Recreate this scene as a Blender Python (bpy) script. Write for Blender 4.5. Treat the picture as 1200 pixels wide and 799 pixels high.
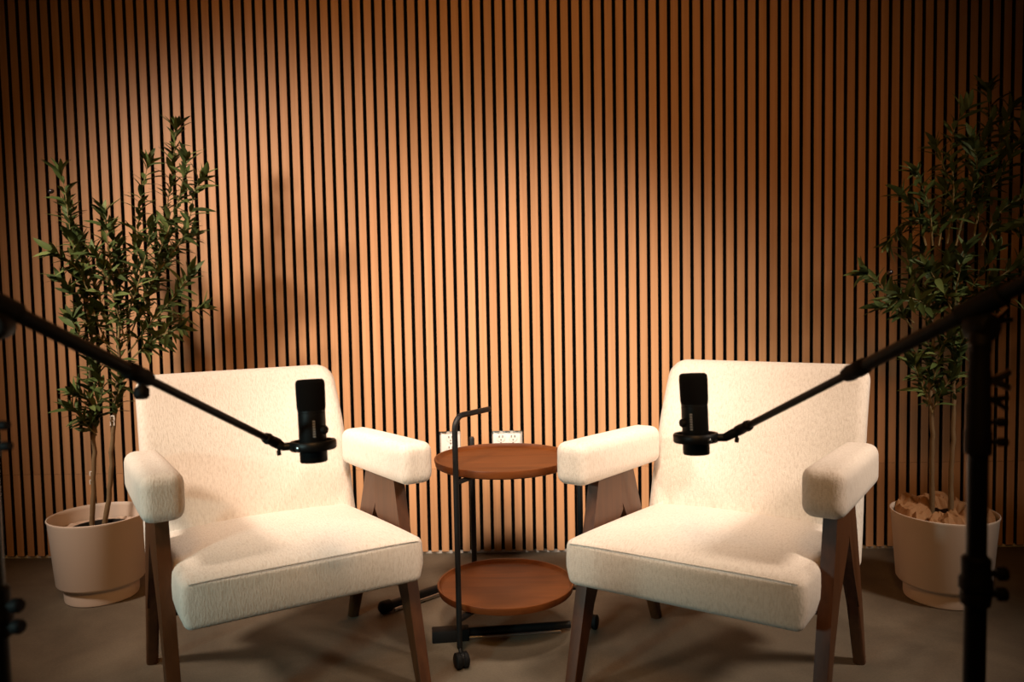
import bpy, bmesh, math, random
from math import sin, cos, pi, radians, sqrt
from mathutils import Vector, Matrix, noise

S = bpy.context.scene
COL = S.collection
for o in list(bpy.data.objects):
    bpy.data.objects.remove(o)

# ------------------------------------------------------------------ camera
cam_d = bpy.data.cameras.new('camera')
cam = bpy.data.objects.new('camera', cam_d)
COL.objects.link(cam)
cam_d.sensor_width = 36.0
cam_d.lens = 898.2 / 1200 * 36.0
PITCH, YAW, ROLL = radians(3.3168), radians(-1.2011), radians(-1.0717)
fw = Vector((sin(YAW) * cos(PITCH), cos(YAW) * cos(PITCH), -sin(PITCH)))
rt = Vector((cos(YAW), -sin(YAW), 0))
up = rt.cross(fw)
r2 = rt * cos(ROLL) + up * sin(ROLL)
u2 = up * cos(ROLL) - rt * sin(ROLL)
rot = Matrix((r2, u2, -fw)).transposed()
cam.matrix_world = Matrix.Translation((1.988, -2.8622, 0.9751)) @ rot.to_4x4()
cam_d.clip_start = 0.02
cam_d.dof.use_dof = True
cam_d.dof.focus_distance = 2.05
cam_d.dof.aperture_fstop = 3.2
S.camera = cam

# ------------------------------------------------------------------ world, lights, exposure
wd = bpy.data.worlds.new('world')
S.world = wd
wd.use_nodes = True
wd.node_tree.nodes['Background'].inputs[0].default_value = (0.75, 0.9, 1.0, 1)
wd.node_tree.nodes['Background'].inputs[1].default_value = 0.0
S.view_settings.view_transform = 'Standard'
S.view_settings.look = 'None'
S.view_settings.gamma = 1.0
S.view_settings.use_curve_mapping = False
S.view_settings.exposure = 0.0


def spot(name, loc, target, power, color, angle, blend, radius):
    d = bpy.data.lights.new(name, 'SPOT')
    d.energy = power
    d.color = color
    d.spot_size = radians(angle)
    d.spot_blend = blend
    d.shadow_soft_size = radius
    o = bpy.data.objects.new(name, d)
    COL.objects.link(o)
    o.location = loc
    o.rotation_euler = (Vector(target) - Vector(loc)).to_track_quat('-Z', 'Y').to_euler()
    return o


KEY = (1.0, 0.80, 0.64)
spot('spot_light_left', (-0.35, -2.1, 2.35), (1.2, -0.25, 0.75), 450, KEY, 53, 1.0, 0.20)
spot('spot_light_right', (4.3, -2.1, 2.35), (2.55, -0.65, 0.50), 340, KEY, 42, 1.0, 0.24)
spot('spot_light_front', (1.9, -2.6, 2.4), (1.93, -0.5, 0.82), 340, KEY, 42, 1.0, 0.15)
spot('spot_light_over_left_chair', (1.40, -1.2, 2.7), (1.46, -0.86, 0.5), 160, KEY, 29, 0.9, 0.20)
spot('spot_light_over_right_chair', (2.40, -1.2, 2.7), (2.36, -0.88, 0.5), 175, KEY, 29, 0.9, 0.20)
spot('amber_wash', (1.9, -3.2, 2.4), (1.8, 0.0, 0.9), 125, (1.0, 0.45, 0.12), 75, 1.0, 0.25)
spot('cool_fill', (-0.2, -3.6, 1.3), (1.75, -0.9, 0.2), 125, (0.66, 1.0, 0.95), 38, 1.0, 0.12)


# ------------------------------------------------------------------ helpers
def tag(o, label=None, cat=None, group=None, kind=None):
    if label: o['label'] = label
    if cat: o['category'] = cat
    if group: o['group'] = group
    if kind: o['kind'] = kind
    return o


def empty(name, loc=(0, 0, 0), rz=0.0):
    o = bpy.data.objects.new(name, None)
    COL.objects.link(o)
    o.location = loc
    o.rotation_euler = (0, 0, rz)
    o.empty_display_size = 0.05
    return o


def link(name, me, parent=None, loc=None):
    o = bpy.data.objects.new(name, me)
    COL.objects.link(o)
    if parent is not None:
        o.parent = parent
    if loc is not None:
        o.location = loc
    return o


def build(name, bm, mat, parent=None, smooth=True, loc=None):
    me = bpy.data.meshes.new(name)
    bmesh.ops.recalc_face_normals(bm, faces=bm.faces)
    bm.to_mesh(me)
    bm.free()
    if mat is not None:
        for m in (mat if isinstance(mat, (list, tuple)) else [mat]):
            me.materials.append(m)
    if smooth:
        for p in me.polygons:
            p.use_smooth = True
        try:
            me.set_sharp_from_angle(angle=radians(42))
        except Exception:
            pass
    return link(name, me, parent, loc)


def dup(root, loc=None, rz=None):
    r = root.copy()
    COL.objects.link(r)
    if loc is not None: r.location = loc
    if rz is not None: r.rotation_euler = (0, 0, rz)
    for ch in root.children:
        c = ch.copy(); COL.objects.link(c); c.parent = r
        for g in ch.children:
            d = g.copy(); COL.objects.link(d); d.parent = c
    return r


def box(bm, x0, x1, y0, y1, z0, z1, bev=0.0, seg=1):
    vs = [bm.verts.new((x, y, z)) for x in (x0, x1) for y in (y0, y1) for z in (z0, z1)]
    fs = []
    for q in ((0, 1, 3, 2), (4, 6, 7, 5), (0, 4, 5, 1), (2, 3, 7, 6), (0, 2, 6, 4), (1, 5, 7, 3)):
        fs.append(bm.faces.new([vs[i] for i in q]))
    if bev > 0:
        es = list({e for f in fs for e in f.edges})
        bmesh.ops.bevel(bm, geom=es, offset=bev, segments=seg, profile=0.5, affect='EDGES')
    return vs


def rbox(sx, sy, sz, r, n=(16, 16, 6), fn=None):
    """rounded box centred at the origin, half sizes sx sy sz; fn deforms points"""
    bm = bmesh.new()
    def axis(s, k):
        a = [-s + r * (1 - cos(i * pi / 8)) for i in range(4)]
        m = [(-s + r) + (2 * (s - r)) * i / k for i in range(k + 1)]
        return a + m + [-v for v in reversed(a)]
    ax = [axis(sx, n[0]), axis(sy, n[1]), axis(sz, n[2])]
    cache = {}
    def V(p):
        k = tuple(round(c, 6) for c in p)
        if k not in cache:
            q = Vector(p)
            c = Vector((max(-sx + r, min(sx - r, q.x)), max(-sy + r, min(sy - r, q.y)), max(-sz + r, min(sz - r, q.z))))
            d = q - c
            if d.length > 1e-9:
                # cube to sphere for the corner region
                m = max(abs(d.x), abs(d.y), abs(d.z))
                q = c + d.normalized() * min(r, m if (abs(d.x) > 1e-9) + (abs(d.y) > 1e-9) + (abs(d.z) > 1e-9) == 1 else r)
            if fn: q = Vector(fn(q))
            cache[k] = bm.verts.new(q)
        return cache[k]
    for a in range(3):
        b, c = (a + 1) % 3, (a + 2) % 3
        for sgn in (-1, 1):
            L = (sx, sy, sz)[a] * sgn
            for i in range(len(ax[b]) - 1):
                for j in range(len(ax[c]) - 1):
                    ps = []
                    for (u, v) in ((i, j), (i + 1, j), (i + 1, j + 1), (i, j + 1)):
                        p = [0, 0, 0]; p[a] = L; p[b] = ax[b][u]; p[c] = ax[c][v]
                        ps.append(V(p))
                    if len(set(ps)) == 4:
                        try: bm.faces.new(ps)
                        except ValueError: pass
                    elif len(set(ps)) == 3:
                        u_ = []
                        for p in ps:
                            if p not in u_: u_.append(p)
                        try: bm.faces.new(u_)
                        except ValueError: pass
    return bm


def tube(bm, pts, r, seg=10, cap=True):
    """tube along pts, r a number or one per point"""
    pts = [Vector(p) for p in pts]
    n = len(pts)
    rr = r if isinstance(r, (list, tuple)) else [r] * n
    t0 = (pts[1] - pts[0]).normalized()
    ref = Vector((0, 0, 1)) if abs(t0.z) < 0.9 else Vector((1, 0, 0))
    nrm = t0.cross(ref).normalized()
    rings = []
    prev = t0
    for i in range(n):
        t = (pts[min(i + 1, n - 1)] - pts[max(i - 1, 0)]).normalized()
        q = prev.rotation_difference(t)
        nrm = (q @ nrm).normalized()
        prev = t
        b = t.cross(nrm)
        rings.append([bm.verts.new(pts[i] + (nrm * cos(2 * pi * k / seg) + b * sin(2 * pi * k / seg)) * rr[i]) for k in range(seg)])
    for i in range(n - 1):
        for k in range(seg):
            bm.faces.new((rings[i][k], rings[i][(k + 1) % seg], rings[i + 1][(k + 1) % seg], rings[i + 1][k]))
    if cap:
        bm.faces.new(list(reversed(rings[0])))
        bm.faces.new(rings[-1])
    return bm


def lathe(bm, prof, seg=48, mat=None, closed=False):
    """profile (r, z) turned about z, then moved by mat"""
    M = mat or Matrix.Identity(4)
    rings = []
    for (r, z) in prof:
        if r < 1e-6:
            rings.append([bm.verts.new(M @ Vector((0, 0, z)))])
        else:
            rings.append([bm.verts.new(M @ Vector((r * cos(2 * pi * k / seg), r * sin(2 * pi * k / seg), z))) for k in range(seg)])
    pairs = list(zip(rings[:-1], rings[1:]))
    if closed: pairs.append((rings[-1], rings[0]))
    for A, B in pairs:
        for k in range(seg):
            k2 = (k + 1) % seg
            if len(A) == 1 and len(B) == 1: continue
            if len(A) == 1: bm.faces.new((A[0], B[k2], B[k]))
            elif len(B) == 1: bm.faces.new((A[k], A[k2], B[0]))
            else: bm.faces.new((A[k], A[k2], B[k2], B[k]))
    return bm


def align(p, d):
    """matrix taking +z to direction d, origin to p"""
    return Matrix.Translation(p) @ Vector(d).normalized().to_track_quat('Z', 'Y').to_matrix().to_4x4()


# ------------------------------------------------------------------ materials
def mat_new(name):
    m = bpy.data.materials.new(name)
    m.use_nodes = True
    nt = m.node_tree
    return m, nt, nt.nodes['Principled BSDF']


def N(nt, t, **kw):
    n = nt.nodes.new(t)
    for k, v in kw.items():
        if k in n.inputs: n.inputs[k].default_value = v
        else: setattr(n, k, v)
    return n


def plain(name, col, rough=0.5, metal=0.0, bump=0.0, scale=60, spec=0.5):
    m, nt, b = mat_new(name)
    b.inputs['Base Color'].default_value = (*col, 1)
    b.inputs['Roughness'].default_value = rough
    b.inputs['Metallic'].default_value = metal
    b.inputs['Specular IOR Level'].default_value = spec
    if bump:
        tc = N(nt, 'ShaderNodeTexCoord')
        no = N(nt, 'ShaderNodeTexNoise', Scale=scale, Detail=4.0)
        bp = N(nt, 'ShaderNodeBump', Strength=bump, Distance=0.002)
        nt.links.new(tc.outputs['Object'], no.inputs['Vector'])
        nt.links.new(no.outputs['Fac'], bp.inputs['Height'])
        nt.links.new(bp.outputs['Normal'], b.inputs['Normal'])
    return m


def ramp(nt, stops):
    r = nt.nodes.new('ShaderNodeValToRGB')
    e = r.color_ramp.elements
    while len(e) < len(stops): e.new(0.5)
    for i, (p, c) in enumerate(stops):
        e[i].position = p
        e[i].color = (*c, 1)
    return r


def wood(name, c0, c1, sc=(30, 30, 1.2), rough=0.45, rand=0.12, bump=0.15, spec=0.4):
    """grain stretched along one axis of object space, tone shifting a little from piece to piece"""
    m, nt, b = mat_new(name)
    tc = N(nt, 'ShaderNodeTexCoord')
    oi = N(nt, 'ShaderNodeObjectInfo')
    mp = N(nt, 'ShaderNodeMapping')
    mp.inputs['Scale'].default_value = sc
    ad = N(nt, 'ShaderNodeVectorMath', operation='ADD')
    sc2 = N(nt, 'ShaderNodeVectorMath', operation='SCALE')
    cb = N(nt, 'ShaderNodeCombineXYZ')
    for k in ('X', 'Y', 'Z'):
        nt.links.new(oi.outputs['Random'], cb.inputs[k])
    nt.links.new(cb.outputs[0], sc2.inputs[0])
    sc2.inputs['Scale'].default_value = 37.0
    nt.links.new(tc.outputs['Object'], ad.inputs[0])
    nt.links.new(sc2.outputs[0], ad.inputs[1])
    nt.links.new(ad.outputs[0], mp.inputs['Vector'])
    no = N(nt, 'ShaderNodeTexNoise', Scale=1.0, Detail=6.0, Roughness=0.6, Distortion=0.4)
    nt.links.new(mp.outputs[0], no.inputs['Vector'])
    r = ramp(nt, [(0.3, c0), (0.72, c1)])
    nt.links.new(no.outputs['Fac'], r.inputs['Fac'])
    hv = N(nt, 'ShaderNodeHueSaturation')
    mr = N(nt, 'ShaderNodeMapRange')
    mr.inputs['To Min'].default_value = 1 - rand
    mr.inputs['To Max'].default_value = 1 + rand
    nt.links.new(oi.outputs['Random'], mr.inputs['Value'])
    nt.links.new(mr.outputs[0], hv.inputs['Value'])
    nt.links.new(r.outputs[0], hv.inputs['Color'])
    nt.links.new(hv.outputs[0], b.inputs['Base Color'])
    b.inputs['Roughness'].default_value = rough
    b.inputs['Specular IOR Level'].default_value = spec
    bp = N(nt, 'ShaderNodeBump', Strength=bump, Distance=0.001)
    nt.links.new(no.outputs['Fac'], bp.inputs['Height'])
    nt.links.new(bp.outputs[0], b.inputs['Normal'])
    return m


def fabric(name):
    """cream chenille: fine uneven cords running up the fronts and along the tops, with fuzz between"""
    m, nt, b = mat_new(name)
    L = nt.links.new
    tc = N(nt, 'ShaderNodeTexCoord')
    sn = N(nt, 'ShaderNodeSeparateXYZ')
    L(tc.outputs['Normal'], sn.inputs[0])
    ab = N(nt, 'ShaderNodeMath', operation='ABSOLUTE'); L(sn.outputs['X'], ab.inputs[0])
    gt = N(nt, 'ShaderNodeMath', operation='GREATER_THAN'); L(ab.outputs[0], gt.inputs[0]); gt.inputs[1].default_value = 0.72
    m1 = N(nt, 'ShaderNodeMapping'); m1.inputs['Scale'].default_value = (300, 85, 85)
    m2 = N(nt, 'ShaderNodeMapping'); m2.inputs['Scale'].default_value = (85, 300, 85)
    L(tc.outputs['Object'], m1.inputs['Vector']); L(tc.outputs['Object'], m2.inputs['Vector'])
    mx = N(nt, 'ShaderNodeMix', data_type='VECTOR')
    L(gt.outputs[0], mx.inputs['Factor']); L(m1.outputs[0], mx.inputs[4]); L(m2.outputs[0], mx.inputs[5])
    cord = N(nt, 'ShaderNodeTexNoise', Scale=1.0, Detail=2.0, Roughness=0.5)
    L(mx.outputs[1], cord.inputs['Vector'])
    fz = N(nt, 'ShaderNodeTexNoise', Scale=380.0, Detail=3.0, Roughness=0.7)
    L(tc.outputs['Object'], fz.inputs['Vector'])
    h = N(nt, 'ShaderNodeMath', operation='MULTIPLY_ADD'); L(fz.outputs['Fac'], h.inputs[0]); h.inputs[1].default_value = 0.6; L(cord.outputs['Fac'], h.inputs[2])
    bp = N(nt, 'ShaderNodeBump', Strength=0.5, Distance=0.0028)
    L(h.outputs[0], bp.inputs['Height']); L(bp.outputs[0], b.inputs['Normal'])
    f1 = N(nt, 'ShaderNodeMapRange'); L(h.outputs[0], f1.inputs['Value'])
    f1.inputs['From Min'].default_value = 0.5; f1.inputs['From Max'].default_value = 1.1
    r = ramp(nt, [(0.0, (0.58, 0.51, 0.435)), (0.5, (0.70, 0.635, 0.56)), (1.0, (0.75, 0.69, 0.615))])
    L(f1.outputs[0], r.inputs['Fac']); L(r.outputs[0], b.inputs['Base Color'])
    b.inputs['Roughness'].default_value = 0.95
    b.inputs['Specular IOR Level'].default_value = 0.1
    b.inputs['Sheen Weight'].default_value = 0.1
    b.inputs['Sheen Roughness'].default_value = 0.5
    return m


def floor_mat():
    m, nt, b = mat_new('floor_concrete')
    L = nt.links.new
    tc = N(nt, 'ShaderNodeTexCoord')
    n1 = N(nt, 'ShaderNodeTexNoise', Scale=3.0, Detail=6.0, Roughness=0.6, Distortion=0.6)
    n2 = N(nt, 'ShaderNodeTexNoise', Scale=170.0, Detail=3.0, Roughness=0.7)
    L(tc.outputs['Object'], n1.inputs['Vector']); L(tc.outputs['Object'], n2.inputs['Vector'])
    r = ramp(nt, [(0.28, (0.082, 0.065, 0.045)), (0.72, (0.172, 0.140, 0.099))])
    L(n1.outputs['Fac'], r.inputs['Fac'])
    mi = N(nt, 'ShaderNodeMix', data_type='RGBA', blend_type='OVERLAY')
    mi.inputs['Factor'].default_value = 0.35
    L(r.outputs[0], mi.inputs['A']); L(n2.outputs['Fac'], mi.inputs['B'])
    L(mi.outputs['Result'], b.inputs['Base Color'])
    b.inputs['Roughness'].default_value = 0.75
    bp = N(nt, 'ShaderNodeBump', Strength=0.2, Distance=0.002)
    L(n2.outputs['Fac'], bp.inputs['Height']); L(bp.outputs[0], b.inputs['Normal'])
    return m


def leaf_mat(name, stops):
    m, nt, b = mat_new(name)
    oi = N(nt, 'ShaderNodeObjectInfo')
    ge = N(nt, 'ShaderNodeNewGeometry')
    ad = N(nt, 'ShaderNodeMath', operation='ADD')
    fr = N(nt, 'ShaderNodeMath', operation='FRACT')
    nt.links.new(oi.outputs['Random'], ad.inputs[0])
    nt.links.new(ge.outputs['Random Per Island'], ad.inputs[1])
    nt.links.new(ad.outputs[0], fr.inputs[0])
    r = ramp(nt, stops)
    nt.links.new(fr.outputs[0], r.inputs['Fac'])
    nt.links.new(r.outputs[0], b.inputs['Base Color'])
    b.inputs['Roughness'].default_value = 0.6
    b.inputs['Specular IOR Level'].default_value = 0.25
    return m


M_SLAT = wood('oak_veneer', (0.50, 0.263, 0.126), (0.64, 0.354, 0.181), (55, 55, 1.1), 0.5, 0.06)
M_FELT = plain('black_felt', (0.004, 0.004, 0.004), 1.0, spec=0.0)
M_SLATSIDE = plain('dark_slat_core', (0.02, 0.012, 0.007), 0.9, spec=0.1)
M_WALNUT = wood('walnut_leg', (0.048, 0.0165, 0.0055), (0.088, 0.032, 0.011), (45, 45, 3), 0.42, 0.05, 0.05, 0.3)
M_TRAY = wood('walnut_tray', (0.075, 0.0195, 0.0040), (0.145, 0.042, 0.0090), (4, 38, 38), 0.42, 0.03, 0.06, 0.25)
M_FAB = fabric('cream_chenille')
M_FLOOR = floor_mat()
M_WHITE = plain('white_paint', (0.75, 0.73, 0.69), 0.55)
M_PLATE = plain('white_plastic', (0.82, 0.80, 0.76), 0.35)
M_SLOT = plain('black_slot', (0.01, 0.01, 0.01), 0.8)
M_DARK = plain('dark_room_paint', (0.03, 0.028, 0.026), 0.9)
M_BLACK = plain('black_powder_coat', (0.006, 0.0062, 0.0065), 0.45, spec=0.3)
M_BLACKM = plain('black_matt_plastic', (0.005, 0.005, 0.0052), 0.65, spec=0.2)
M_FOAM = plain('black_foam', (0.006, 0.006, 0.006), 1.0, bump=0.8, scale=900, spec=0.1)
M_CHROME = plain('dull_chrome', (0.55, 0.55, 0.55), 0.28, 1.0)
M_GREY = plain('grey_print', (0.30, 0.31, 0.32), 0.5)
M_POT = plain('cream_planter', (0.60, 0.50, 0.42), 0.55, bump=0.05, scale=200)
M_NURS = plain('black_nursery_pot', (0.008, 0.008, 0.008), 0.6)
M_SOIL = plain('dark_soil', (0.03, 0.018, 0.01), 1.0, bump=1.0, scale=120)
M_BARK = plain('olive_bark', (0.16, 0.105, 0.05), 0.85, bump=0.8, scale=90)
M_TWIG = plain('olive_twig', (0.20, 0.15, 0.06), 0.8)
M_LEAF = leaf_mat('olive_leaf', [(0.0, (0.030, 0.048, 0.014)), (0.45, (0.055, 0.085, 0.022)), (0.8, (0.075, 0.11, 0.03)), (1.0, (0.12, 0.15, 0.045))])
M_OLIVE = plain('black_olive', (0.012, 0.008, 0.010), 0.25)
M_KRAFT = plain('brown_kraft_paper', (0.30, 0.155, 0.065), 0.8, bump=0.3, scale=60)
M_LINER = plain('pale_crumpled_liner', (0.55, 0.42, 0.33), 0.45, bump=0.5, scale=120)

# ------------------------------------------------------------------ the setting
X0, X1, YB, ZC = -1.3, 5.4, -4.4, 2.75


def struct(name, bm, mat, parent=None):
    o = build(name, bm, mat, parent, smooth=False)
    if parent is None: o['kind'] = 'structure'
    return o


def quadbox(name, x0, x1, y0, y1, z0, z1, mat):
    bm = bmesh.new(); box(bm, x0, x1, y0, y1, z0, z1)
    return struct(name, bm, mat)


quadbox('floor', X0, X1, YB, 0.12, -0.1, 0.0, M_FLOOR)
quadbox('ceiling', X0, X1, YB, 0.12, ZC, ZC + 0.1, M_DARK)
wall_back = quadbox('wall_back', X0, X1, 0.022, 0.12, 0.0, ZC, M_WHITE)
quadbox('wall_left', X0 - 0.1, X0, YB, 0.12, 0, ZC, M_DARK)
quadbox('wall_right', X1, X1 + 0.1, YB, 0.12, 0, ZC, M_DARK)
quadbox('wall_front', X0, X1, YB - 0.1, YB, 0, ZC, M_DARK)
quadbox('baseboard_back', X0, X1, 0.0125, 0.022, 0.0, 0.010, M_WHITE)

bm = bmesh.new()
OUT = [(1.650, 1.725, 0.365, 0.4715), (1.848, 1.956, 0.365, 0.4705)]      # the two openings cut round the sockets
# felt backing with the two openings left out
xs = [X0, OUT[0][0] - 0.004, OUT[0][1] + 0.004, OUT[1][0] - 0.003, OUT[1][1] + 0.004, X1]
for i in range(5):
    if i in (1, 3):
        o_ = OUT[0] if i == 1 else OUT[1]
        box(bm, xs[i], xs[i + 1], 0.0125, 0.0215, 0.013, o_[2])
        box(bm, xs[i], xs[i + 1], 0.0125, 0.0215, o_[3], ZC)
    else:
        box(bm, xs[i], xs[i + 1], 0.0125, 0.0215, 0.013, ZC)
build('felt_backing', bm, M_FELT, wall_back, smooth=False)

W, D, P = 0.0269, 0.0125, 0.040
SEAM = 0.3285
slat_mesh = {}


def slat_me(z0, z1):
    k = (round(z0, 4), round(z1, 4))
    if k not in slat_mesh:
        bm = bmesh.new()
        h = (z1 - z0) / 2
        box(bm, -W / 2, W / 2, -D / 2, D / 2, -h, h)
        me = bpy.data.meshes.new('slat')
        e = [e for e in bm.edges if abs(e.verts[0].co.x - e.verts[1].co.x) < 1e-6 and e.verts[0].co.y < 0 and e.verts[1].co.y < 0]
        bmesh.ops.bevel(bm, geom=e, offset=0.0007, segments=1, affect='EDGES')
        bmesh.ops.recalc_face_normals(bm, faces=bm.faces)
        bm.to_mesh(me); bm.free()
        me.materials.append(M_SLAT); me.materials.append(M_SLATSIDE)
        for p in me.polygons:
            p.material_index = 0 if p.normal.y < -0.3 else 1
        slat_mesh[k] = me
    return slat_mesh[k]


def slat(x, z0, z1):
    link('slat', slat_me(z0, z1), wall_back, (x, D / 2, (z0 + z1) / 2))


for j in range(-14, 116):
    xc = j * P + P / 2
    slat(xc, SEAM + 0.0008, ZC - 0.005) if not any(o[0] - 0.004 < xc < o[1] + 0.004 for o in OUT) else None
    for o in OUT:
        if o[0] - 0.004 < xc < o[1] + 0.004:
            slat(xc, o[3], ZC - 0.005)
            slat(xc, SEAM + 0.0008, o[2])
    slat(xc, 0.011, SEAM)


def socket(x0, x1, z0, z1, gangs, label):
    xc, zc = (x0 + x1) / 2, (z0 + z1) / 2
    t = tag(empty('wall_socket', (xc, 0.022, zc)), label, 'socket')
    w = (x1 - x0) / 2 - 0.001
    h = (z1 - z0) / 2 - 0.003
    bm = bmesh.new(); box(bm, -w, w, -0.0065, 0, -h, h, 0.002, 2)
    build('cover_plate', bm, M_PLATE, t)
    for g in range(gangs):
        gx = (g - (gangs - 1) / 2) * 0.046
        for s in (1, -1):
            bm = bmesh.new()
            lathe(bm, [(0, 0.0085), (0.0150, 0.0085), (0.0165, 0.0065), (0.0165, 0.005)], 28,
                  Matrix.Translation((gx, 0, s * 0.0195 + 0.004)) @ Matrix.Rotation(pi / 2, 4, 'X'))
            rc = build('receptacle', bm, M_PLATE, t)
            bm = bmesh.new()
            for dx in (-0.0063, 0.0063):
                box(bm, gx + dx - 0.0016, gx + dx + 0.0016, -0.0092, -0.008, s * 0.0195 + 0.0055, s * 0.0195 + 0.0135)
            lathe(bm, [(0, 0.0092), (0.0026, 0.0092), (0.0026, 0.008)], 10,
                  Matrix.Translation((gx, 0, s * 0.0195 - 0.003)) @ Matrix.Rotation(pi / 2, 4, 'X'))
            build('slots', bm, M_SLOT, rc, smooth=False)
        bm = bmesh.new()
        lathe(bm, [(0, 0.008), (0.003, 0.0075), (0.003, 0.006)], 12, Matrix.Translation((gx, 0, 0.004)) @ Matrix.Rotation(pi / 2, 4, 'X'))
        build('screw', bm, M_CHROME, t)
    return t


socket(*OUT[0], 1, 'white single wall socket in the slats, partly behind the black handle post')
socket(*OUT[1], 2, 'white double wall socket in the slats just above the round table tray')


# ------------------------------------------------------------------ lounge chairs
def make_chair(label):
    t = tag(empty('lounge_chair'), label, 'armchair', 'cream lounge chairs')
    # seat cushion: tilted back, crowned top, sides bulging a little
    yc, hl = 0.075, 0.288
    sl = math.tan(radians(4.6))
    def f(q):
        u, v = q.x / 0.269, (q.y) / hl
        z = q.z
        if z > 0:
            z += 0.030 * (1 - abs(u) ** 2.6) * (1 - abs(v) ** 3.0) * (z / 0.055)
        x = q.x * (1.0 + 0.018 * (1 - (q.z / 0.055) ** 2)) * (0.985 if q.z < -0.02 else 1.0)
        y = q.y - 0.010 * (1 - u * u) * (1 - (q.z / 0.055) ** 2) * (1 if q.y < 0 else 0)
        return (x, y + yc, z + 0.3495 - (y + hl) * sl)
    build('seat', rbox(0.269, hl, 0.055, 0.017, (14, 14, 3), f), M_FAB, t)
    # welt along the top front edge and down the two front corners
    bm = bmesh.new()
    pts = []
    for i in range(25):
        x = -0.256 + 0.512 * i / 24
        u = x / 0.269
        pts.append((x, yc - hl - 0.001 - 0.006 * (1 - u * u), 0.3955 + 0.0045 * (1 - u ** 4)))
    tube(bm, pts, 0.0022, 6)
    build('welt', bm, M_FAB, t)
    # backrest: slab following the reclined curve
    prof = [(0.255, 0.292), (0.36, 0.326), (0.46, 0.352), (0.61, 0.407), (0.70, 0.455), (0.775, 0.502)]
    def yz(z):
        for (a, ya), (b, yb) in zip(prof[:-1], prof[1:]):
            if z <= b or b == prof[-1][0]:
                k = (z - a) / (b - a)
                return ya + (yb - ya) * k
    zm, hz = 0.512, 0.257
    hx, th, r = 0.29, 0.034, 0.024
    def outline(d):
        ax_, az_, rc = hx - d, hz - d, max(0.045 - d, 0.004)
        rt, rb_ = rc, max(0.026 - d, 0.003)
        P_ = []
        for (cx, cz, a0, rr) in ((ax_ - rt, az_ - rt, 0, rt), (-ax_ + rt, az_ - rt, 90, rt), (-ax_ + rb_, -az_ + rb_, 180, rb_), (ax_ - rb_, -az_ + rb_, 270, rb_)):
            P_ += [(cx + rr * cos(radians(a0 + 90 * k / 8)), cz + rr * sin(radians(a0 + 90 * k / 8))) for k in range(9)]
        # subdivide the four straight sides evenly
        out = []
        for k in range(36):
            out.append(P_[k])
            if k % 9 == 8:
                p, q = P_[k], P_[(k + 1) % 36]
                out += [(p[0] + (q[0] - p[0]) * j / 16, p[1] + (q[1] - p[1]) * j / 16) for j in range(1, 16)]
        return out
    ins = [0, 0.0018, 0.007, 0.0145, 0.024, 0.045, 0.08, 0.12, 0.16, 0.20, 0.235]
    def rise(d): return (th - r) + sqrt(max(r * r - (r - min(d, r)) ** 2, 0)) + 0.010 * (1 - (1 - min(1, d / 0.2)) ** 2) * (1 if d > 0 else 0)
    bm = bmesh.new()
    loops = []
    for sg, ds in ((-1, list(reversed(ins))), (1, ins)):
        for d in ds:
            lp = []
            for x, z in outline(d):
                zz = zm + z
                xx = x * (1.0 - 0.02 * max(0, min(1, (zz - 0.35) / 0.4)))
                yy = 0.5 * (yz(zz - 0.012) + yz(zz + 0.012))
                lp.append(bm.verts.new((xx, yy + th + sg * (rise(d) if d else (th - r)), zz)))
            loops.append(lp)
    n = len(loops[0])
    for A_, B_ in zip(loops[:-1], loops[1:]):
        for k in range(n):
            bm.faces.new((A_[k], A_[(k + 1) % n], B_[(k + 1) % n], B_[k]))
    bm.faces.new(loops[0]); bm.faces.new(list(reversed(loops[-1])))
    build('backrest', bm, M_FAB, t)
    for s in (-1, 1):
        def fa(q):
            k = (q.y + 0.2405) / 0.481
            puff = 0.004 * (1 - (q.y / 0.2405) ** 4)
            x = q.x + math.copysign(puff * 0.6 * (1 - (q.z / 0.0525) ** 2), q.x)
            return (s * 0.289 + x, 0.0895 + q.y, 0.566 - 0.027 * k + q.z * (1.0 + 0.02 * (1 - (q.y / 0.2405) ** 4)))
        build('armrest', rbox(0.0435, 0.2405, 0.0525, 0.025, (4, 12, 5), fa), M_FAB, t)
        # front and rear leg of the A frame, tapering towards the foot, joined under the armrest
        fl = [(-0.184, 0), (-0.148, 0), (-0.068, 0.20), (-0.002, 0.30), (0.112, 0.392), (0.092, 0.522), (-0.028, 0.525), (-0.05, 0.44), (-0.105, 0.26)]
        rl = [(0.352, 0), (0.392, 0), (0.310, 0.19), (0.234, 0.37), (0.180, 0.518), (0.092, 0.522), (0.112, 0.392), (0.196, 0.30), (0.262, 0.19)]
        for poly in (fl, rl):
            bm = bmesh.new()
            th = 0.0145
            a = [bm.verts.new((s * 0.2835 - th, y, z)) for y, z in poly]
            b = [bm.verts.new((s * 0.2835 + th, y, z)) for y, z in poly]
            n = len(poly)
            bm.faces.new(a); bm.faces.new(list(reversed(b)))
            es = []
            for i in range(n):
                bm.faces.new((a[i], b[i], b[(i + 1) % n], a[(i + 1) % n]))
            bm.edges.ensure_lookup_table()
            for e in bm.edges:
                v0, v1 = e.verts
                if abs(v0.co.x - v1.co.x) < 1e-6 and not (v0.co.z > 0.38 and v1.co.z > 0.38) and not (v0.co.z < 1e-4 and v1.co.z < 1e-4):
                    es.append(e)
            bmesh.ops.bevel(bm, geom=es, offset=0.0125, segments=5, profile=0.5, affect='EDGES', clamp_overlap=True)
            build('leg', bm, M_WALNUT, t)
    for y0, z0 in ((-0.035, 0.268), (0.245, 0.245)):
        bm = bmesh.new(); box(bm, -0.270, 0.270, y0, y0 + 0.03, z0, z0 + 0.038, 0.004, 2)
        build('seat_rail', bm, M_WALNUT, t)
    return t


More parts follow.
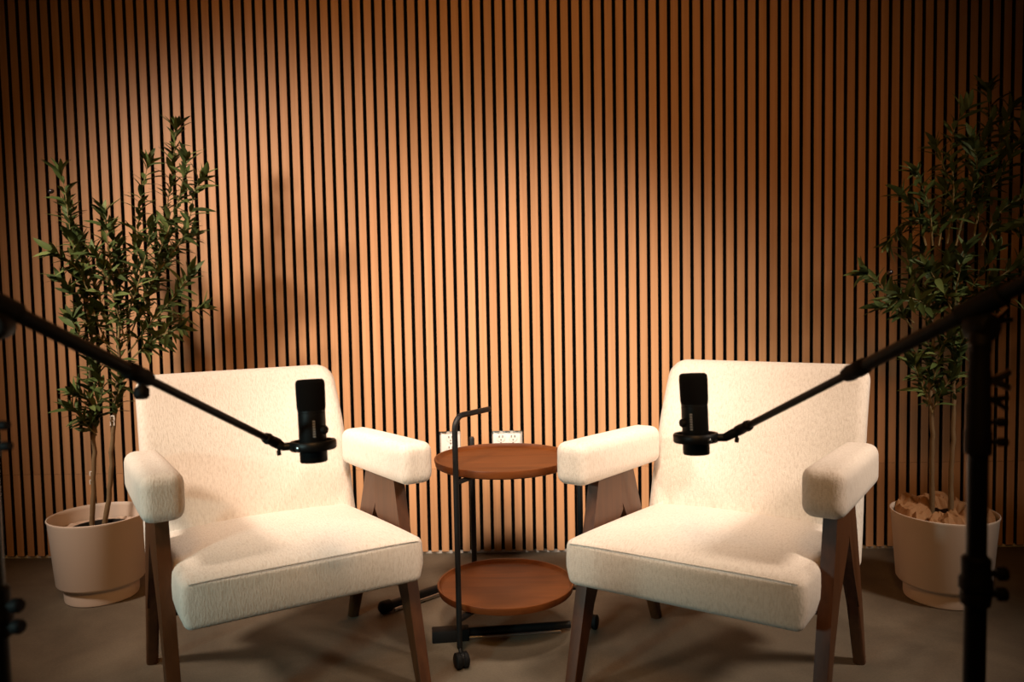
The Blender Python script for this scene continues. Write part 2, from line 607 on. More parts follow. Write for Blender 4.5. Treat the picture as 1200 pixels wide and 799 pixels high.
chair = make_chair('cream fabric lounge chair on the left, angled right, beside the single wall socket')
chair.location = (1.3864, -1.0157, 0); chair.rotation_euler = (0, 0, 0.5542)
c2 = dup(chair, (2.4076, -1.049, 0), -0.5542)
c2['label'] = 'cream fabric lounge chair on the right, angled left, in front of the paper-filled planter'


# ------------------------------------------------------------------ round two-tray table with handle post
CX, CY = 1.911, -0.685
tb = tag(empty('tray_table', (CX, CY, 0)), 'round walnut two-tray side table with black handle post between the two chairs', 'table')


def tray(z):
    r = 0.198
    prof = [(0, -0.024), (r - 0.012, -0.024), (r - 0.004, -0.020), (r, -0.003), (r - 0.001, 0.0), (r - 0.006, 0.0), (r - 0.011, -0.009), (r - 0.016, -0.011), (0, -0.011)]
    bm = lathe(bmesh.new(), prof, 96)
    build('tray', bm, M_TRAY, tb, loc=(0, 0, z))


tray(0.5185); tray(0.152)
posts = [(1.793 - CX, -0.886 - CY), (1.806 - CX, -0.485 - CY), (2.130 - CX, -0.668 - CY)]
for i, (px, py) in enumerate(posts):
    d = Vector((-px, -py, 0)).normalized()
    bm = bmesh.new()
    if i == 0:
        pts = [(px, py, 0.05), (px, py, 0.30), (px, py, 0.632)]
        h = Vector((0.55, 0.83, 0)).normalized()
        for k in range(1, 8):
            a = k * pi / 14
            pts.append((px + h.x * 0.034 * (1 - cos(a)), py + h.y * 0.034 * (1 - cos(a)), 0.632 + 0.034 * sin(a)))
        e = Vector(pts[-1])
        pts += [tuple(e + h * 0.02), tuple(e + h * 0.118), tuple(e + h * 0.1205)]
        tube(bm, pts, [0.0075] * (len(pts) - 1) + [0.0055], 16)
    else:
        pts = [(px, py, 0.05), (px, py, 0.30), (px, py, 0.534), (px, py, 0.539)]
        tube(bm, pts, [0.0085, 0.0085, 0.0085, 0.006], 16)
    build('post', bm, M_BLACK, tb)
    for z in (0.4875, 0.121):
        bm = bmesh.new()
        L = 0.075
        c, s_ = d.x, d.y
        for v in box(bm, 0.0, L, -0.008, 0.008, z, z + 0.007, 0): pass
        for v in bm.verts:
            x, y = v.co.x, v.co.y
            v.co.x = px + c * x - s_ * y; v.co.y = py + s_ * x + c * y
        build('bracket', bm, M_BLACK, tb, smooth=False)
    # twin-wheel caster
    ca = radians((205, 80, -20)[i])
    ax = Vector((cos(ca), sin(ca), 0)); tr = Vector((-sin(ca), cos(ca), 0)) * 0.012
    c0 = Vector((px, py, 0.021)) + (Vector((0.030, 0.004, 0)) if i == 2 else tr)
    bm = bmesh.new()
    for s in (-1, 1):
        lathe(bm, [(0, -0.008), (0.017, -0.008), (0.021, -0.005), (0.021, 0.005), (0.017, 0.008), (0, 0.008)], 28, align(c0 + ax * s * 0.010, ax))
    cs = build('caster', bm, M_BLACKM, tb)
    bm = bmesh.new()
    tube(bm, [(c0.x, c0.y, 0.030), (c0.x * 0.5 + px * 0.5, c0.y * 0.5 + py * 0.5, 0.044), (px, py, 0.052)], 0.0055, 12)
    lathe(bm, [(0, -0.0035), (0.019, -0.0035), (0.019, 0.0035), (0, 0.0035)], 24, align(c0 + Vector((0, 0, 0.003)), ax))
    build('stem', bm, M_BLACK, cs)

# black gear lying under the table
ls = tag(empty('folded_stand', (1.70, -0.737, 0)), 'folded black stand with square end block lying under the table', 'stand')
d = Vector((0.392, 0.055, 0)).normalized(); n_ = Vector((-d.y, d.x, 0))
bm = bmesh.new()
box(bm, 0.0, 0.105, -0.02, 0.02, 0.0, 0.034, 0.003, 2)
bmesh.ops.transform(bm, matrix=Matrix.Rotation(math.atan2(d.y, d.x), 4, 'Z'), verts=bm.verts)
build('end_block', bm, M_BLACKM, ls)
bm = bmesh.new(); tube(bm, [d * 0.10 + Vector((0, 0, 0.021)), d * 0.40 + Vector((0, 0, 0.021))], 0.0115, 14)
build('tube', bm, M_BLACK, ls)
bm = bmesh.new(); tube(bm, [d * 0.10 - n_ * 0.010 + Vector((0, 0, 0.0075)), d * 0.37 - n_ * 0.010 + Vector((0, 0, 0.0075))], 0.0055, 12)
build('thin_rod', bm, M_CHROME, ls)
bm = bmesh.new(); lathe(bm, [(0, 0.036), (0.005, 0.0355), (0.006, 0.034)], 14, Matrix.Translation(d * 0.078))
build('screw', bm, M_CHROME, ls)

lt = tag(empty('floor_tube', (1.517, -0.549, 0)), 'black round-ended tube lying on the floor left of the lower tray', 'tube')
d = Vector((0.155, 0.149, 0)).normalized(); n_ = Vector((-d.y, d.x, 0))
bm = bmesh.new(); tube(bm, [d * 0.02 + Vector((0, 0, 0.02)), d * 0.36 + Vector((0, 0, 0.02))], 0.014, 16)
build('tube', bm, M_BLACK, lt)
bm = bmesh.new(); lathe(bm, [(0, -0.004), (0.012, -0.003), (0.0185, 0.003), (0.0195, 0.012), (0.0185, 0.034), (0.014, 0.036)], 24, align(Vector((0, 0, 0.0198)), d))
build('end_cap', bm, M_BLACKM, lt)
bm = bmesh.new(); tube(bm, [d * 0.04 - n_ * 0.017 + Vector((0, 0, 0.008)), d * 0.34 - n_ * 0.017 + Vector((0, 0, 0.008))], 0.006, 12)
build('thin_rod', bm, M_CHROME, lt)


# ------------------------------------------------------------------ planters and olive trees
def planter(x, y, label):
    bm = bmesh.new()
    prof = [(0, 0.0), (0.106, 0.0), (0.111, 0.003), (0.1125, 0.010), (0.1135, 0.048), (0.119, 0.051), (0.130, 0.055), (0.1345, 0.062), (0.1505, 0.268),
            (0.1535, 0.274), (0.1530, 0.2765), (0.1505, 0.2775), (0.1480, 0.2755), (0.146, 0.265), (0.132, 0.075), (0.10, 0.062), (0, 0.060)]
    lathe(bm, prof, 96)
    o = build('planter', bm, M_POT, None, loc=(x, y, 0))
    return tag(o, label, 'planter', 'round cream planters')


PL, PR = (0.5437, -0.3667), (3.2863, -0.4589)
planter(*PL, 'round cream planter on the left floor with its black inner pot showing')
planter(*PR, 'round cream planter on the right floor, topped with crumpled brown paper')

# crumpled pale liner between the planter wall and the inner pot (left planter)
bm = bmesh.new()
rows = []
for i in range(7):
    r = 0.088 + 0.050 * i / 6
    row = []
    for k in range(72):
        a = 2 * pi * k / 72
        nz = noise.noise(Vector((cos(a) * 6, sin(a) * 6, i * 0.9))) * 0.012 * (0.4 if i in (0, 6) else 1)
        row.append(bm.verts.new((r * cos(a), r * sin(a), 0.222 + nz + 0.006 * i / 6)))
    rows.append(row)
for i in range(6):
    for k in range(72):
        bm.faces.new((rows[i][k], rows[i][(k + 1) % 72], rows[i + 1][(k + 1) % 72], rows[i + 1][k]))
o = build('crumpled_liner', bm, M_LINER, None, loc=(PL[0], PL[1], 0))
tag(o, 'pale crumpled plastic liner ring inside the left planter', 'liner')

# branch lines in metres
BR_L ={
'T1': [(0.504,-0.34,0.24), (0.521,-0.346,0.393), (0.531,-0.351,0.524), (0.535,-0.357,0.654), (0.536,-0.363,0.768), (0.552,-0.369,0.853), (0.54,-0.374,0.994), (0.542,-0.38,1.083)],
'T2': [(0.565,-0.37,0.248), (0.588,-0.37,0.363), (0.6,-0.37,0.484), (0.614,-0.37,0.598), (0.628,-0.37,0.697), (0.64,-0.37,0.767), (0.641,-0.37,0.852), (0.652,-0.37,0.964), (0.652,-0.37,1.076), (0.659,-0.37,1.159)],
'B1': [(0.661,-0.36,0.836), (0.713,-0.355,0.962), (0.758,-0.35,1.066), (0.793,-0.345,1.192), (0.813,-0.34,1.318), (0.831,-0.335,1.433), (0.844,-0.33,1.538)],
'B2': [(0.705,-0.36,0.962), (0.792,-0.374,1.086), (0.865,-0.388,1.167), (0.906,-0.402,1.237), (0.931,-0.416,1.316), (0.96,-0.43,1.364)],
'B3': [(0.676,-0.37,0.921), (0.713,-0.377,1.067), (0.728,-0.385,1.19), (0.748,-0.393,1.313), (0.778,-0.4,1.413)],
'B4': [(0.593,-0.36,0.858), (0.535,-0.368,1.007), (0.515,-0.376,1.133), (0.504,-0.384,1.247), (0.503,-0.392,1.328), (0.496,-0.4,1.394)],
'B5': [(0.647,-0.38,0.984), (0.651,-0.415,1.108), (0.658,-0.45,1.257)],
'B6': [(0.666,-0.36,0.814), (0.755,-0.38,0.909), (0.842,-0.4,0.991), (0.906,-0.42,1.062)],
'B7': [(0.686,-0.36,0.803), (0.767,-0.343,0.875), (0.838,-0.327,0.938), (0.885,-0.31,0.958)],
'B8': [(0.613,-0.36,0.826), (0.543,-0.38,0.913), (0.522,-0.4,0.997), (0.5,-0.42,1.049)],
'B9': [(0.568,-0.38,0.986), (0.544,-0.42,1.089), (0.509,-0.46,1.139)],
'B10': [(0.646,-0.38,0.858), (0.648,-0.36,1.005), (0.638,-0.34,1.132), (0.61,-0.32,1.219)],
'B11': [(0.757,-0.35,1.045), (0.814,-0.325,1.151), (0.859,-0.3,1.194)],
'B12': [(0.532,-0.38,0.808), (0.532,-0.41,0.883), (0.532,-0.44,0.925)],
'B13': [(0.675,-0.36,0.793), (0.773,-0.4,0.857), (0.867,-0.44,0.894)],
'B14': [(0.547,-0.36,0.548), (0.55,-0.373,0.623), (0.585,-0.387,0.68), (0.58,-0.4,0.753)],
'B15': [(0.546,-0.36,0.54), (0.533,-0.39,0.578), (0.514,-0.42,0.63)],
'B16': [(0.547,-0.36,0.548), (0.547,-0.38,0.648), (0.52,-0.4,0.683)],
'B17': [(0.616,-0.37,0.605), (0.634,-0.375,0.678), (0.656,-0.38,0.726)],
'B18': [(0.64,-0.37,0.837), (0.58,-0.347,0.964), (0.54,-0.323,1.071), (0.499,-0.3,1.18)],
'B20': [(0.662,-0.37,0.857), (0.649,-0.41,1.005), (0.625,-0.45,1.127)],
'B21': [(0.669,-0.38,0.879), (0.724,-0.357,0.962), (0.773,-0.333,1.109), (0.787,-0.31,1.195)],
'B22': [(0.57,-0.37,0.922), (0.52,-0.35,1.113), (0.469,-0.33,1.295)],
'B23': [(0.752,-0.36,1.066), (0.856,-0.38,1.281), (0.903,-0.4,1.43)],
'B19': [(0.659,-0.38,0.9), (0.717,-0.4,1.004), (0.769,-0.42,1.126), (0.798,-0.44,1.205)],
}
BR_R ={
'T1': [(3.264,-0.43,0.265), (3.26,-0.435,0.431), (3.256,-0.44,0.554), (3.246,-0.445,0.677), (3.25,-0.45,0.811), (3.237,-0.455,0.944), (3.239,-0.46,1.023)],
'T2': [(3.302,-0.47,0.262), (3.303,-0.468,0.41), (3.308,-0.467,0.545), (3.309,-0.465,0.665), (3.313,-0.463,0.811), (3.318,-0.462,0.916), (3.333,-0.46,1.048)],
'B1': [(3.322,-0.44,1.107), (3.368,-0.425,1.26), (3.414,-0.41,1.393), (3.447,-0.395,1.501), (3.448,-0.38,1.597)],
'B2': [(3.285,-0.46,1.113), (3.294,-0.475,1.255), (3.278,-0.49,1.368), (3.275,-0.505,1.442), (3.291,-0.52,1.495)],
'B3': [(3.259,-0.46,1.107), (3.288,-0.44,1.233), (3.297,-0.42,1.334), (3.28,-0.4,1.411)],
'B4': [(3.24,-0.46,1.108), (3.22,-0.483,1.197), (3.188,-0.507,1.266), (3.156,-0.53,1.314)],
'B5': [(3.22,-0.46,1.108), (3.203,-0.44,1.209), (3.173,-0.42,1.264)],
'B6': [(3.186,-0.45,0.853), (3.123,-0.473,0.928), (3.069,-0.497,0.986), (3.016,-0.52,1.022)],
'B7': [(3.193,-0.45,0.867), (3.161,-0.425,0.912), (3.128,-0.4,0.919)],
'B8': [(3.25,-0.45,0.888), (3.191,-0.495,0.934), (3.112,-0.54,0.957)],
'B9': [(3.251,-0.45,0.881), (3.26,-0.415,0.998), (3.255,-0.38,1.089)],
'B10': [(3.31,-0.46,0.888), (3.299,-0.49,0.982), (3.302,-0.52,1.08)],
'B11': [(3.363,-0.46,1.112), (3.39,-0.455,1.229), (3.45,-0.45,1.32), (3.497,-0.445,1.404), (3.525,-0.44,1.469)],
'B12': [(3.389,-0.46,1.105), (3.431,-0.473,1.2), (3.499,-0.487,1.249), (3.553,-0.5,1.297)],
'B13': [(3.373,-0.44,1.205), (3.444,-0.427,1.363), (3.476,-0.413,1.463), (3.503,-0.4,1.524)],
'B14': [(3.346,-0.46,0.887), (3.41,-0.447,0.973), (3.504,-0.433,1.037), (3.583,-0.42,1.095)],
'B15': [(3.375,-0.46,0.894), (3.442,-0.49,0.936), (3.492,-0.52,0.978)],
'B16': [(3.25,-0.45,0.66), (3.251,-0.467,0.721), (3.256,-0.483,0.788), (3.268,-0.5,0.825)],
'B17': [(3.251,-0.45,0.586), (3.219,-0.46,0.662), (3.184,-0.47,0.737)],
'B18': [(3.251,-0.45,0.586), (3.27,-0.46,0.646), (3.293,-0.47,0.691)],
'B19': [(3.249,-0.45,0.719), (3.223,-0.435,0.763), (3.201,-0.42,0.777)],
'B20': [(3.312,-0.46,0.719), (3.309,-0.49,0.787), (3.313,-0.52,0.839)],
'B21': [(3.329,-0.45,1.166), (3.351,-0.477,1.279), (3.347,-0.503,1.352), (3.318,-0.53,1.398)],
'B22': [(3.277,-0.45,1.127), (3.233,-0.433,1.182), (3.169,-0.417,1.179), (3.144,-0.4,1.134)],
'B24': [(3.256,-0.44,0.881), (3.299,-0.41,0.983), (3.329,-0.38,1.072)],
'B25': [(3.31,-0.46,0.888), (3.262,-0.48,0.968), (3.215,-0.5,1.026)],
'B26': [(3.323,-0.45,0.894), (3.359,-0.485,0.995), (3.393,-0.52,1.078)],
'B27': [(3.243,-0.45,0.903), (3.196,-0.425,1.014), (3.193,-0.4,1.089)],
'B28': [(3.322,-0.45,0.909), (3.426,-0.42,0.951), (3.502,-0.39,1.009)],
'B23': [(3.421,-0.45,1.124), (3.488,-0.425,1.165), (3.569,-0.4,1.179)],
}
OL_L = [(0.461, -0.4, 1.341), (0.927, -0.42, 1.323)]
OL_R = [(3.092, -0.5, 1.027)]
CLIPS = [(0.517, -0.34, 0.409), (0.516, -0.34, 0.38), (0.613, -0.37, 0.6), (0.612, -0.37, 0.583)]



def leaf_mesh(L, Wd, fold, curl, seed):
    rnd = random.Random(seed)
    bm = bmesh.new()
    st = [(0, 0.10), (0.18, 0.62), (0.42, 1.0), (0.68, 0.82), (0.88, 0.40), (1.0, 0.0)]
    mid, lf, rg = [], [], []
    for t, w in st:
        z = -curl * L * t * t + 0.02 * L * sin(t * 5 + rnd.random())
        x = 0.05 * L * sin(t * 3 + seed)
        mid.append(bm.verts.new((x, L * t, z)))
        if w > 0:
            lf.append(bm.verts.new((x - Wd / 2 * w, L * t, z + fold * Wd * w)))
            rg.append(bm.verts.new((x + Wd / 2 * w, L * t, z + fold * Wd * w)))
    n = len(lf)
    for i in range(n - 1):
        bm.faces.new((mid[i], mid[i + 1], lf[i + 1], lf[i]))
        bm.faces.new((mid[i], rg[i], rg[i + 1], mid[i + 1]))
    bm.faces.new((mid[n - 1], mid[n], lf[n - 1])); bm.faces.new((mid[n - 1], rg[n - 1], mid[n]))
    me = bpy.data.meshes.new('leaf')
    bm.to_mesh(me); bm.free()
    me.materials.append(M_LEAF)
    for p in me.polygons: p.use_smooth = True
    return me


LEAVES = [leaf_mesh(0.060, 0.0165, 0.14, 0.22, 1), leaf_mesh(0.052, 0.0155, 0.10, 0.38, 2), leaf_mesh(0.066, 0.0170, 0.16, 0.14, 3),
          leaf_mesh(0.047, 0.0155, 0.12, -0.08, 4), leaf_mesh(0.060, 0.0175, 0.08, 0.50, 5)]


def smooth_poly(pts, n):
    """Catmull-Rom samples"""
    P_ = [Vector(p) for p in pts]
    P_ = [P_[0] * 2 - P_[1]] + P_ + [P_[-1] * 2 - P_[-2]]
    out = []
    for i in range(1, len(P_) - 2):
        for k in range(n):
            t = k / n
            a, b, c, d = P_[i - 1:i + 3]
            out.append(0.5 * ((2 * b) + (c - a) * t + (2 * a - 5 * b + 4 * c - d) * t * t + (3 * b - a - 3 * c + d) * t ** 3))
    out.append(P_[-2].copy())
    return out


def olive_tree(base, BR, label, seed, bare, nmax, step, olives, dens):
    rnd = random.Random(seed)
    t = tag(empty('olive_tree', (base[0], base[1], 0.0605)), label, 'tree', 'artificial olive trees')
    O = Vector((base[0], base[1], 0.0605))
    # nursery pot and soil standing inside the planter
    bm = bmesh.new()
    lathe(bm, [(0, 0), (0.066, 0), (0.084, 0.165), (0.088, 0.168), (0.088, 0.174), (0.080, 0.174), (0.078, 0.155), (0, 0.152)], 40)
    build('nursery_pot', bm, M_NURS, t)
    bm = bmesh.new()
    lathe(bm, [(0.0775, 0.1555), (0.06, 0.160), (0.03, 0.163), (0, 0.164)], 32)
    for v in bm.verts: v.co.z += noise.noise(v.co * 40) * 0.006
    build('soil', bm, M_SOIL, t)
    spots = []
    for nm, pts in BR.items():
        trunk = nm[0] == 'T'
        pl = smooth_poly([Vector(p) - O for p in pts], 6)
        if trunk: pl = [Vector((pl[0].x, pl[0].y, 0.155))] + pl
        n = len(pl)
        r0, r1 = (0.0085, 0.003) if trunk else (0.0028, 0.0010)
        rad = [r0 + (r1 - r0) * (i / (n - 1)) for i in range(n)]
        if trunk:
            rad = [r * (1.0 + 0.18 * noise.noise(Vector((0, i * 0.9, seed)))) for i, r in enumerate(rad)]
            for i in range(n): pl[i] = pl[i] + Vector((noise.noise(Vector((i * .5, 1, seed))), noise.noise(Vector((i * .5, 7, seed))), 0)) * 0.004
        bm = bmesh.new(); tube(bm, pl, rad, 10 if trunk else 6)
        build('trunk' if trunk else 'branch', bm, M_BARK if trunk else M_TWIG, t)
        # leaf positions
        acc = rnd.random() * step; k = 0
        total = sum((pl[i + 1] - pl[i]).length for i in range(n - 1))
        run = 0.0
        for i in range(n - 1):
            seg = (pl[i + 1] - pl[i]); L = seg.length
            if L < 1e-6: continue
            d = seg / L
            while acc < L:
                p = pl[i] + d * acc
                fr = (run + acc) / total
                z = p.z + O.z
                ok = (not trunk) or z > bare
                if ok and (trunk or fr > 0.10):
                    spots.append((p, d, k, fr, trunk)); k += 1
                acc += step * rnd.uniform(0.7, 1.3)
            acc -= L; run += L
        if not trunk:
            for q in range(4): spots.append((pl[-1], d, k + q, 1.0, False))
    leaves = []
    for (p, d, k, fr, trunk) in spots:
        for h in range(2):
            if rnd.random() > dens: continue
            a = k * 1.9 + h * pi + rnd.uniform(-0.5, 0.5)
            ref = Vector((1, 0, 0)) if abs(d.x) < 0.8 else Vector((0, 1, 0))
            u = d.cross(ref).normalized(); v = d.cross(u)
            side = u * cos(a) + v * sin(a)
            el = rnd.uniform(0.35, 1.05) * (1.0 - 0.45 * (fr > 0.93))
            dirv = (d * cos(el) + side * sin(el)).normalized()
            if rnd.random() < 0.35: dirv = (dirv + Vector((0, 0, -0.35))).normalized()
            y = dirv
            zax = (d - y * d.dot(y))
            if zax.length < 1e-3: zax = side
            zax = (zax.normalized() + Vector((rnd.uniform(-.5, .5), rnd.uniform(-.6, .3), rnd.uniform(-.3, .5)))).normalized()
            x = y.cross(zax).normalized(); zax = x.cross(y)
            s = rnd.uniform(0.8, 1.25)
            R3 = Matrix((x, y, zax)).transposed()
            mtx = Matrix.Translation(p) @ R3.to_4x4() @ Matrix.Scale(s, 4)
            if (mtx @ Vector((0, 0.07, 0)))[1] + base[1] > -0.03: continue
            leaves.append((p.y, rnd.randrange(len(LEAVES)), mtx))
    leaves.sort(key=lambda q: q[0])                    # nearest the room first
    for y, i, mtx in leaves[:nmax]:
        o = link('leaf', LEAVES[i], t); o.matrix_local = mtx
    rest = leaves[nmax:]
    if rest:
        bm = bmesh.new()
        for y, i, mtx in rest:
            b2 = bmesh.new(); b2.from_mesh(LEAVES[i]); b2.transform(mtx)
            tmp = bpy.data.meshes.new('tmp'); b2.to_mesh(tmp); b2.free(); bm.from_mesh(tmp); bpy.data.meshes.remove(tmp)
        o = build('foliage', bm, M_LEAF, t); o['kind'] = 'stuff'
    for p in olives:
        bm = bmesh.new()
        lathe(bm, [(0, -0.0095), (0.004, -0.0085), (0.007, -0.004), (0.0075, 0), (0.007, 0.004), (0.004, 0.0085), (0, 0.0095)], 14,
              align(Vector(p) - O, (0.9, 0.1, 0.3)))
        build('olive', bm, M_OLIVE, t)
    return t, len(leaves)


tl, nl = olive_tree(PL, BR_L, 'slender olive tree in the left planter, tips below the top of its shadow', 11, 0.60, 300, 0.0125, OL_L, 0.90)
tr_, nr = olive_tree(PR, BR_R, 'dim bushy olive tree in the right planter behind the microphone stand', 5, 0.62, 300, 0.0125, OL_R, 0.92)
open('/tmp/leaves.txt', 'w').write('%d %d' % (nl, nr))
tl['label'] = 'brighter slender olive tree rising from the left planter'
for (tree, spots_) in ((tl, CLIPS),):
    for p in spots_:
        bm = bmesh.new()
        q = Vector(p) - Vector((PL[0], PL[1], 0.0605))
        for dx in (-0.006, 0.006):
            box(bm, q.x + dx - 0.0012, q.x + dx + 0.0012, q.y - 0.011, q.y - 0.0075, q.z - 0.008, q.z + 0.008)
        box(bm, q.x - 0.006, q.x + 0.006, q.y - 0.011, q.y - 0.0075, q.z + 0.0055, q.z + 0.008)
        o = build('clip', bm, M_PLATE, tree, smooth=False)

# crumpled brown paper filling the top of the right planter
PLAB = ['crumpled brown paper at the left rim of the right planter', 'creased brown paper along the front rim of the right planter', 'crumpled brown paper behind the trunks in the right planter',
        'torn brown paper at the front right of the right planter']
for w, (a0, a1) in enumerate(((145, 215), (217, 283), (30, 143), (285, 388))):
    # a sector of crumpled sheet laid between the trunks and the rim, folds standing proud
    bm = bmesh.new()
    na, nr_ = 16, 9
    top, low = [], []
    for i in range(nr_):
        ra, rb = [], []
        for k in range(na):
            a = radians(a0 + (a1 - a0) * k / (na - 1))
            r = 0.040 + 0.099 * i / (nr_ - 1)
            x, y = r * cos(a), r * sin(a)
            q = Vector((x * 17, y * 17, w * 3.1))
            rid = (1 - 2 * abs(noise.noise(q))) * 0.5 + (1 - 2 * abs(noise.noise(q * 2.1 + Vector((5, 1, 2))))) * 0.5 + (1 - 2 * abs(noise.noise(q * 4.3 + Vector((2, 8, 2))))) * 0.22
            edge = min(1.0, min(k, na - 1 - k) / 2, min(i + 0.6, nr_ - 1 - i + 0.6) / 1.5)
            z = 0.258 + 0.040 * rid * edge + (0.010 if w == 2 else 0)
            jx = noise.noise(q * 1.7) * 0.005 * edge
            ra.append(bm.verts.new((x + jx, y - jx, z)))
            rb.append(bm.verts.new((x + jx, y - jx, z - 0.0015)))
        top.append(ra); low.append(rb)
    for i in range(nr_ - 1):
        for k in range(na - 1):
            bm.faces.new((top[i][k], top[i + 1][k], top[i + 1][k + 1], top[i][k + 1]))
            bm.faces.new((low[i][k], low[i][k + 1], low[i + 1][k + 1], low[i + 1][k]))
    for k in range(na - 1):
        bm.faces.new((top[0][k], top[0][k + 1], low[0][k + 1], low[0][k]))
        bm.faces.new((top[-1][k + 1], top[-1][k], low[-1][k], low[-1][k + 1]))
    for i in range(nr_ - 1):
        bm.faces.new((top[i + 1][0], top[i][0], low[i][0], low[i + 1][0]))
        bm.faces.new((top[i][-1], top[i + 1][-1], low[i + 1][-1], low[i][-1]))
    o = build('kraft_paper', bm, M_KRAFT, None, smooth=False, loc=(PR[0], PR[1], 0))
    tag(o, PLAB[w], 'paper', 'brown papers in the right planter')


# ------------------------------------------------------------------ microphones
def microphone(top, bot, away, knob_side, label):
    """cylinder microphone in a ring cradle; away = horizontal direction towards the boom"""
    top, bot = Vector(top), Vector(bot)
    t = tag(empty('microphone', tuple(bot)), label, 'microphone')
    ax = (top - bot).normalized(); H = (top - bot).length
    A = align(Vector((0, 0, 0)), ax)
    bm = lathe(bmesh.new(), [(0, 0.0), (0.0235, 0.0), (0.0250, 0.002), (0.0250, H * 0.595), (0.0240, H * 0.602), (0, H * 0.602)], 48, A)
    body = build('body', bm, M_BLACK, t)
    bm = lathe(bmesh.new(), [(0.0238, H * 0.602), (0.0250, H * 0.604), (0.0250, H * 0.622), (0.0238, H * 0.625)], 48, A)
    build('trim_ring', bm, M_GREY if False else M_BLACK, t)
    bm = lathe(bmesh.new(), [(0, H * 0.62), (0.0250, H * 0.622), (0.0262, H * 0.66), (0.0268, H * 0.93), (0.0258, H * 0.975), (0.0225, H * 0.995), (0, H)], 48, A)
    build('foam_windscreen', bm, M_FOAM, t)
    aw = Vector(away).normalized()
    side = Vector(knob_side).normalized()
    # control knob on the side of the body
    bm = lathe(bmesh.new(), [(0.008, 0.0), (0.008, 0.006), (0.0065, 0.008), (0, 0.008)], 20, align(ax * (H * 0.395) + side * 0.0235, side))
    build('knob', bm, M_BLACKM, body)
    # pale upright print on the front, too small to read: short strokes
    fr = Vector((0, -1, 0)); rr = Vector((1, 0, 0))
    bm = bmesh.new()
    off = 0.010 if knob_side[0] > 0 else -0.012
    for i in range(7):
        z = H * (0.33 + 0.030 * i)
        yy = -sqrt(0.0252 ** 2 - off ** 2)
        c = ax * z + Vector((off, yy - 0.0003, 0))
        w = 0.0022
        vs = [bm.verts.new(c + Vector((sx * w, 0.0 + sx * off * 0.09, sz * 0.0016))) for sx, sz in ((-1, -1), (1, -1), (1, 1), (-1, 1))]
        bm.faces.new(vs)
    pr = build('print', bm, M_GREY, body, smooth=False)
    # ring cradle
    zc = H * 0.205
    bm = lathe(bmesh.new(), [(0.0365, zc - 0.0085), (0.0405, zc - 0.0085), (0.0425, zc - 0.006), (0.0425, zc + 0.006), (0.0405, zc + 0.0085), (0.0365, zc + 0.0085), (0.035, zc + 0.006), (0.035, zc - 0.006)], 48, A, closed=True)
    ring = build('cradle_ring', bm, M_BLACK, t)
    bm = bmesh.new()
    for k in range(3):
        a = radians(20 + 120 * k)
        p = A @ Vector((cos(a) * 0.0235, sin(a) * 0.0235, zc)); q = A @ Vector((cos(a) * 0.037, sin(a) * 0.037, zc))
        tube(bm, [p, q], 0.0045, 8)
    build('band', bm, M_BLACKM, ring)
    bm = lathe(bmesh.new(), [(0.0045, 0), (0.0045, 0.002), (0.003, 0.003), (0, 0.003)], 14, align(ax * zc + Vector((aw.x * 0.018, -0.0385, 0)).normalized() * 0.042, Vector((aw.x * 0.018, -0.0385, 0))))
    build('screw', bm, M_CHROME, ring)
    # lug between ring and swivel
    bm = bmesh.new(); tube(bm, [ax * zc + aw * 0.040, ax * zc + aw * 0.056], 0.0075, 14)
    build('lug', bm, M_BLACK, ring)
    return t, bot + ax * zc + aw * 0.054


def clutch_knob(bm, p, d, L, r):
    """stem and fluted knob from p along d"""
    d = Vector(d).normalized(); p = Vector(p)
    tube(bm, [p, p + d * L * 0.45], r * 0.45, 10)
    lathe(bm, [(0, L * 0.4), (r * 0.8, L * 0.4), (r, L * 0.5), (r, L * 0.9), (r * 0.8, L), (0, L)], 12, align(p, d))


def wing(bm, p, d, upv, L, h):
    """flat wing of a wing screw"""
    d = Vector(d).normalized(); u = Vector(upv).normalized(); n = d.cross(u)
    p = Vector(p)
    prof = [(0, -0.3), (0.35, -0.5), (1.0, -0.95), (1.05, -0.45), (0.6, 0.0), (1.05, 0.45), (1.0, 0.95), (0.35, 0.5), (0, 0.3)]
    a = [bm.verts.new(p + d * x * L + u * y * h + n * 0.003) for x, y in prof]
    b = [bm.verts.new(p + d * x * L + u * y * h - n * 0.003) for x, y in prof]
    bm.faces.new(a); bm.faces.new(list(reversed(b)))
    for i in range(len(prof)):
        bm.faces.new((a[i], b[i], b[(i + 1) % len(prof)], a[(i + 1) % len(prof)]))


